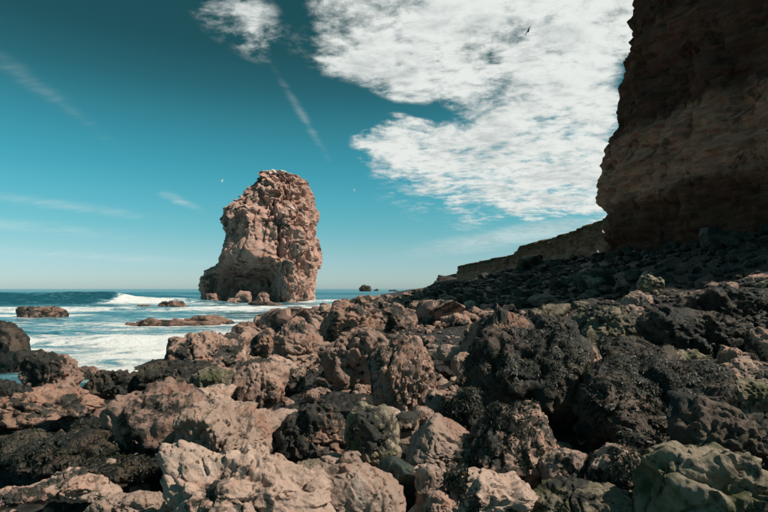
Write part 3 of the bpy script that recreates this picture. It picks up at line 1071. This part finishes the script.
# -- the pale outcrop in the foreground
B(232, 470, 138, 72, 'pale', 'wide pale weathered outcrop, smooth-faced, behind the foremost slab', 52, level=6, dep=0.9, sharp=16, planes=9, strata=0.15, pits=0.3)
B(236, 560, 190, 118, 'pale', 'foremost pale cracked slab of limestone outcrop', 53, level=6, dep=0.8, sharp=18, planes=9, strata=0.1, pits=0.3)
B(196, 420, 66, 34, 'pale', 'pale broken ledge between the slab-topped and greenish boulders', 54, sharp=14)
B(72, 500, 92, 24, 'pale', 'low pale pebbly ledge poking out of the black weedy shelf', 55, dep=0.6, lump=0.8, strata=0.6)
B(18, 508, 60, 20, 'tan', 'small pale crusted ledge surrounded by black weed', 56, dep=0.6, lump=0.8)
B(124, 522, 84, 30, 'pale', 'pale grey ridged ledge below the big tan slab-topped boulder', 57, dep=0.5, sharp=14, strata=0.5)
B(56, 474, 150, 36, 'dark', 'broad black weedy rock shelf beside the pale pebbly ledge', 58, dep=0.7, weed=2600, cover=0.9)
B(118, 486, 90, 30, 'dark', 'black crusted rock under the big tan slab-topped boulder', 59, dep=0.7, weed=1300, cover=0.9)
# -- right, climbing to the shaded bank
B(612, 346, 88, 40, 'green', 'yellow-green topped boulder on the rise below the headland', 60, lump=0.7, weed=600, cover=0.35)
B(608, 336, 38, 20, 'pale', 'pale knobbly stone in front of the yellow-green topped boulder', 61, lump=0.8)
B(560, 348, 60, 34, 'dark', 'dark weedy boulder behind the largest seaweed-draped one', 62, weed=900, cover=0.7)
B(636, 372, 80, 36, 'dark', 'seaweed-covered rock above the broad weedy mound', 63, weed=1400, cover=0.8)
B(712, 352, 130, 46, 'dark', 'wide weed-black rock band above the pale leaf-shaped stone', 64, weed=2200, cover=0.75, dep=0.6)
B(738, 322, 110, 36, 'dark', 'upper weedy rock hump below the headland cliff', 65, weed=1500, cover=0.7, dep=0.6)
B(742, 378, 40, 22, 'pale', 'pale leaf-shaped stone lying on dark weedy rocks', 66, sharp=12, pits=0.3)
B(702, 384, 56, 22, 'tan', 'long tan stone beside the pale leaf-shaped stone', 67, sharp=10)
B(688, 366, 44, 18, 'green', 'thin pointed yellowish stone among weedy rocks', 68, sharp=16)
B(768, 352, 36, 26, 'tan', 'tan rounded rock under the weed-black rock band', 69)
B(752, 410, 70, 34, 'green', 'brownish mossy boulder beyond the great grey-topped boulder', 70, lump=0.4)
LESSER = {'pale': ('pale limestone', 'lesser pale boulders'), 'tan': ('pinkish tan', 'lesser tan boulders'),
          'red': ('red-brown', 'lesser red-brown boulders'), 'dark': ('black weedy', 'lesser weedy boulders'),
          'green': ('green-stained', 'lesser green-stained boulders')}


def lesser_label(cls, x, y, size):
    hx, hy, ref = min(HEROES, key=lambda h: math.hypot(h[0] - x, h[1] - y))
    dx, dy = x - hx, y - hy
    if abs(dx) > abs(dy):
        where = 'on the landward side of' if dx > 0 else 'on the seaward side of'
    else:
        where = 'lying beyond' if dy > 0 else 'lying in front of'
    if cls is None:
        return '%s smooth pale cobble %s the %s' % ('tiny' if size < 19 else 'small', where, ref)
    return '%s %s boulder %s the %s' % ('small' if size < 0.42 else ('middling' if size < 0.75 else 'sizeable'), LESSER[cls][0], where, ref)


# -- small bright cobbles in the middle
for i, (a, b, w, h) in enumerate(((392, 424, 22, 18), (408, 432, 26, 22), (424, 424, 24, 18), (436, 412, 22, 22), (452, 362, 30, 18),
                                   (352, 470, 24, 22), (334, 470, 26, 16), (608, 390, 16, 12), (415, 404, 18, 14), (462, 372, 22, 20),
                                   (596, 500, 22, 14), (612, 508, 16, 10), (552, 496, 24, 14), (420, 446, 20, 16))):
    q = hit(a, b)
    B(a, b, w, h, 'pale', lesser_label(None, q[0], q[1], w), 300 + i, level=3, sharp=6, pits=0.2, rough=0.7,
      name='cobble', cat='cobble', group='pale cobbles wedged between the boulders', sink=0.3)

# -- rocks in the water (distances from the sea level they stand in)


def sea_rock(px, py, w, h, cls, label, seed, dep=0.5, level=4, name='reef_rock', cat='rock', group=None, **kw):
    d = ray(px, py)
    t = -EYE / d.z
    x, y = d.x * t, d.y * t
    k = y / 512.0
    wm, hm = w * k, h * k
    H = hm * 1.6 + 0.25
    p, f = rock_shape(seed, (wm, wm * dep, H), level, **kw)
    p[:, 2] += H / 2
    o = obj(name, mesh_np(name, p, f, M[cls], crisp=32), label=label, category=cat, group=group)
    o.location = (x, y + wm * dep * 0.3, hm - H)
    return o


sea_rock(37, 317, 52, 11, 'reef', 'low brown reef rock awash before the curling dark wave', 81, lump=1.0, pits=2, strata=0.5)
sea_rock(173, 307.5, 34, 7, 'reef', 'small humped reef rock in white water near the stack', 82, lump=1.0, dep=0.4)
sea_rock(143, 307.5, 16, 3, 'reef', 'tiny low rock awash beside the small humped reef', 83, level=4, lump=1.0)
sea_rock(170, 326, 98, 8, 'reef', 'long flat reef strip lying in the foam', 84, lump=1.0, dep=0.22, strata=0.5)
sea_rock(205, 324, 56, 9, 'reef', 'thicker seaward end of the flat reef in the foam', 85, lump=1.0, dep=0.3)
sea_rock(300, 312, 44, 5, 'reef', 'low dark rock strip in the wash before the stack', 86, lump=1.0, dep=0.3)
sea_rock(265, 305, 36, 4, 'reef', 'thin rock ledge in pale water before the stack foot', 87, lump=1.0, dep=0.3)
for i, (a, b, w, h) in enumerate(((210, 302, 18, 9), (222, 301, 22, 8), (242, 302.5, 17, 12), (262, 302, 15, 12), (268, 301.5, 26, 7), (285, 301, 22, 8), (300, 300.5, 16, 6), (232, 303, 14, 5))):
    sea_rock(a, b, w, h, 'stack', 'fallen block lying at the foot of the sea stack', 90 + i, name='fallen_block', level=3, cat='boulder', group='fallen blocks at the stack foot', dep=0.8, lump=1.0)
sea_rock(365, 291.2, 13, 6.5, 'dark', 'lone dark rock far out on the horizon', 101, level=4, lump=0.8)
sea_rock(376, 291.0, 5, 2.2, 'dark', 'tiny dark rock beside the lone rock on the horizon', 102, level=4)
sea_rock(393, 291.2, 10, 1.6, 'dark', 'flat dark rock just showing above the far sea', 103, level=4)

# ------------------------------------------------------------------ filling the shore: lesser boulders, each its own object
PROTO = {}
for cls, k in (('pale', 5), ('tan', 7), ('red', 5), ('dark', 7), ('green', 4)):
    PROTO[cls] = []
    for i in range(k):
        lv = 5 if i < 1 else 4
        p, f = rock_shape(500 + 37 * len(PROTO) + i, (1.0, random.uniform(0.75, 1.0), random.uniform(0.6, 0.85)), lv,
                          planes=random.choice((8, 12, 16)), sharp=random.choice((7, 10, 14)), lump=random.uniform(0, 1.0),
                          pits=random.uniform(0.6, 1.4), strata=random.choice((0, 0, 0.4)))
        p[:, 2] -= p[:, 2].min()
        me = mesh_np('boulder', p, f, M[cls], crisp=32)
        wd = fronds(me, 600, 0.45, 600 + i, 0.06, 0.009) if cls == 'dark' else None
        PROTO[cls].append((me, wd))

def class_at(x, y, r):
    """the shore is pale to seaward, weedy towards the headland and on the low shelf"""
    u = r.random()
    wx = x / max(y, 1)
    if y < 11 and wx < -0.42:
        return 'dark' if u < 0.45 else ('red' if u < 0.75 else 'tan')
    if x > 2.0 + 0.05 * y:
        return 'dark' if u < 0.45 else ('green' if u < 0.62 else ('tan' if u < 0.88 else 'pale'))
    return 'tan' if u < 0.45 else ('pale' if u < 0.68 else ('red' if u < 0.82 else ('dark' if u < 0.93 else 'green')))


r = np.random.default_rng(42)
count = {}
placed = 0
tries = 0
SMALL = []
while placed < 260 and tries < 20000:
    tries += 1
    y = 3.6 * (48 / 3.6) ** (r.random() ** 0.85)
    x = r.uniform(-0.80, 0.85) * y
    z0 = float(terrain(np.array([x]), np.array([y]), False)[0])
    if z0 < 0.0 or x > 15 or (x < -6.2 and y > 10.5):
        continue
    size = min(1.6, 0.36 * math.exp(r.normal() * 0.42) * (0.75 + y / 16.0))
    ok = True
    for (bx, by, br) in BOULDERS:
        if math.hypot(bx - x, by - y) < 0.80 * br + 0.46 * size:
            ok = False
            break
    if not ok:
        continue
    cls = class_at(x, y, r)
    if count.get(cls, 0) >= 290:
        continue
    me, wd = PROTO[cls][int(r.integers(len(PROTO[cls])))]
    o = obj('boulder', me, label=lesser_label(cls, x, y, size), category='boulder', group=LESSER[cls][1])
    sc = size * np.array((1.0, r.uniform(0.8, 1.2), r.uniform(0.75, 1.15)))
    o.scale = sc
    o.rotation_euler = (r.normal() * 0.15, r.normal() * 0.15, r.uniform(0, 6.28))
    o.location = (x, y, tz(x, y) - 0.20 * sc[2])
    if wd is not None and y < 18:
        obj('seaweed', wd, o, kind='stuff')
    BOULDERS.append((x, y, size * 0.5))
    count[cls] = count.get(cls, 0) + 1
    placed += 1


# -- uncounted small stones, and the far boulder field, each as one stuff mesh
def scatter(name, n, level, gen, mat, seed, label):
    r = np.random.default_rng(seed)
    shapes = [rock_shape(seed + 50 + i, (1, 0.85, 0.7), level, planes=8, sharp=16, pits=0, rough=1.2) for i in range(8)]
    V, F, base = [], [], 0
    pos = gen(r, n)
    zz = pos[:, 3] if pos.shape[1] > 3 else terrain(pos[:, 0], pos[:, 1])
    for i in range(len(pos)):
        p, f = shapes[int(r.integers(8))]
        s = pos[i, 2]
        a, b = r.uniform(0, 6.28), r.normal() * 0.3
        m = np.array(Matrix.Rotation(a, 3, 'Z') @ Matrix.Rotation(b, 3, 'X'))
        q = (p * np.array((1, r.uniform(0.7, 1.2), r.uniform(0.7, 1.1))) * s) @ m.T
        q += np.array((pos[i, 0], pos[i, 1], zz[i] + 0.16 * s))
        V.append(q)
        F.append(f + base)
        base += len(p)
    return obj(name, mesh_np(name, np.concatenate(V), np.concatenate(F), mat, crisp=35), kind='stuff', label=label, category='stones')


def gen_near(r, n):
    y = 3.2 * (26 / 3.2) ** (r.random(n * 3) ** 0.9)
    x = r.uniform(-0.8, 0.85, n * 3) * y
    z = terrain(x, y, False)
    k = (z > 0.02) & (x < 14)
    s = np.exp(r.normal(size=n * 3) * 0.45) * 0.075 * (0.8 + y / 14)
    return np.stack([x, y, s], 1)[k][:n]


def gen_far(r, n):
    y = 22 * (95 / 22) ** r.random(n * 3)
    x = r.uniform(-10, 5, n * 3)
    z = terrain(x, y, False)
    k = (z > 0.05) & (x < 24 + 0 * y) & (x < 0.8 * y)
    s = np.exp(r.normal(size=n * 3) * 0.45) * 0.75
    s = s * (1 - 0.3 * sstep(y, 30, 80))
    return np.stack([x, y, s], 1)[k][:n]


def gen_bank(r, n):
    y = r.uniform(12, 100, n * 3)
    x = r.uniform(3, 27, n * 3)
    k = (x < 0.85 * y) & (x > 4)
    s = np.exp(r.normal(size=n * 3) * 0.5) * 0.62 * (1 + 0.5 * sstep(y, 35, 70)) * (0.5 + 0.5 * sstep(y, 18, 34))
    return np.stack([x, y, s], 1)[k][:n]


bpy.context.view_layer.update()
DG = bpy.context.evaluated_depsgraph_get()


def drop(x, y):
    ok, loc, nor, _, ob, _ = SC.ray_cast(DG, Vector((x, y, 9.0)), Vector((0, 0, -1)))
    return loc.z if ok else -9.0


def gen_pockets(r, n):
    """stones come to rest in the hollows between boulders"""
    out = []
    for _ in range(14000):
        y = 3.4 * (26 / 3.4) ** (r.random() ** 0.9)
        x = r.uniform(-0.8, 0.85) * y
        s_ = math.exp(r.normal() * 0.4) * 0.105 * (0.8 + y / 16)
        z = drop(x, y)
        if z < 0.1 or float(terrain(np.array([x]), np.array([y]), False)[0]) < 0.3:
            continue
        ring = [drop(x + s_ * 1.1 * math.cos(a), y + s_ * 1.1 * math.sin(a)) for a in (0, 1.05, 2.1, 3.14, 4.2, 5.2)]
        lower = sum(1 for q in ring if q < z - 0.25 * s_)
        if lower == 0 and np.mean(ring) < z + 2.2 * s_:
            out.append((x, y, s_, z))
            if len(out) >= n:
                break
    return np.array(out)


scatter('small_stones', 680, 2, gen_pockets, M['pale'], 905, 'small loose pale stones lying in the hollows between the boulders')
scatter('shingle_stones', 700, 1, gen_near, M['tan'], 900, 'tan shingle stones on the ground under the boulders')
scatter('far_boulder_field', 400, 2, gen_far, M['tan'], 910, 'crowded far boulders along the shore ridge towards the sea')
def gen_rubble(r, n):
    y = 16 * (75 / 16) ** r.random(n * 3)
    x = r.uniform(5, 27, n * 3)
    k = (x < 0.85 * y)
    s = np.exp(r.normal(size=n * 3) * 0.4) * 0.22 * (0.7 + y / 40)
    return np.stack([x, y, s], 1)[k][:n]


scatter('bank_rubble', 1500, 1, gen_rubble, M['dark'], 930, 'dark rubble between the rocks of the shaded bank')  # rubble shares the dark rock colour, deepening the bank's shade
scatter('bank_rocks', 640, 2, gen_bank, M['dark'], 920, 'dark rocks crowding the shaded bank below the headland')  # dark weedy colour also stands in for the headland's shade here


# ------------------------------------------------------------------ gulls
def gull(px, py, D, span, mats, label, roll=0.0, yaw=0.0, pitch=0.0, dihedral=0.25, up=None, course=(1, 0, 0)):
    """body, tail, two wings, beak"""
    root = bpy.data.objects.new('gull', None)
    COL.objects.link(root)
    root.empty_display_size = 0.2
    root['label'] = label
    root['category'] = 'bird'
    v, f = ico(2)
    b = v * np.array((0.055, 0.19, 0.05)) * span
    b[:, 0] *= 1 - 0.45 * sstep(-v[:, 1], 0.0, 1.0)
    b[:, 2] *= 1 - 0.55 * sstep(-v[:, 1], 0.0, 1.0)
    head = v * 0.036 * span + np.array((0, 0.185, 0.015)) * span
    obj('body', mesh_np('body', np.concatenate([b, head]), np.concatenate([f, f + len(v)]), mats[0]), root)
    bk = np.array([(-.010, .215, .012), (.010, .215, .012), (0, .215, .026), (0, .262, .010)]) * span
    obj('beak', mesh_np('beak', bk, [(0, 1, 3), (1, 2, 3), (2, 0, 3), (0, 2, 1)], mats[2], False), root)
    tl = np.array([(-.02, -.14, 0), (.02, -.14, 0), (.06, -.27, 0), (-.06, -.27, 0)]) * span
    tl = np.concatenate([tl + np.array((0, 0, .006 * span)), tl - np.array((0, 0, .006 * span))])
    bx = [(0, 1, 2, 3), (7, 6, 5, 4), (0, 4, 5, 1), (1, 5, 6, 2), (2, 6, 7, 3), (3, 7, 4, 0)]
    obj('tail', mesh_np('tail', tl, bx, mats[0], False), root)
    for s in (-1, 1):
        st = [(0.02, 0.10, -0.055, 0.02), (0.13, 0.125, -0.04, 0.02 + 0.13 * dihedral), (0.24, 0.10, -0.045, 0.02 + 0.24 * dihedral),
              (0.38, 0.03, -0.055, 0.02 + 0.32 * dihedral), (0.5, -0.075, -0.095, 0.02 + 0.34 * dihedral)]
        V = []
        for (xx, le, te, zz_) in st:
            th = 0.014 * (1 - xx * 1.5)
            V += [(s * xx, le, zz_), (s * xx, (le * 2 + te) / 3, zz_ + th), (s * xx, te, zz_ - 0.003), (s * xx, (le * 2 + te) / 3, zz_ - th * 0.6)]
        F = []
        for i in range(4):
            for j in range(4):
                a, c = i * 4 + j, i * 4 + (j + 1) % 4
                F.append((a, c, c + 4, a + 4))
        obj('wing', mesh_np('wing', np.array(V) * span, F, mats[1]), root)
    root.location = at(px, py, D)
    if up is None:
        root.rotation_euler = (pitch, roll, yaw)
    else:
        zu = Vector(up).normalized()
        yh = Vector(course)
        yh = (yh - zu * yh.dot(zu)).normalized()
        root.rotation_euler = Matrix((yh.cross(zu), yh, zu)).transposed().to_euler()
    return root


white = (M['gull_white'], M['gull_grey'], M['beak'])
whiter = (M['gull_white'], M['gull_white'], M['beak'])
dark = (M['bird_dark'], M['bird_dark'], M['bird_dark'])
gull(528.5, 30, 48, 1.5, dark, 'dark long-winged bird gliding in front of the bright cloud', up=(-0.8, 0.25, 0.5), course=(-0.2, 1, 0.1), dihedral=0.05)
gull(222, 181, 130, 1.35, whiter, 'white gull flying just seaward of the stack top', up=(0.45, -0.65, 0.6), course=(-1, 0, 0.2), dihedral=0.5)
gull(354, 190, 150, 1.35, whiter, 'white gull flying in open sky between stack and headland', up=(0.9, -0.5, 0.2), course=(0.2, 1, 0.2), dihedral=0.3)
gull(603, 232, 130, 1.35, whiter, 'white gull flying against the brow of the distant cliff', up=(0.2, -0.7, 0.7), course=(-1, 0, 0), dihedral=0.4)
gull(598, 252, 110, 1.2, whiter, 'white gull flying low before the foot of the distant cliff', up=(0.4, -0.6, 0.7), course=(1, 0.2, 0), dihedral=0.4)
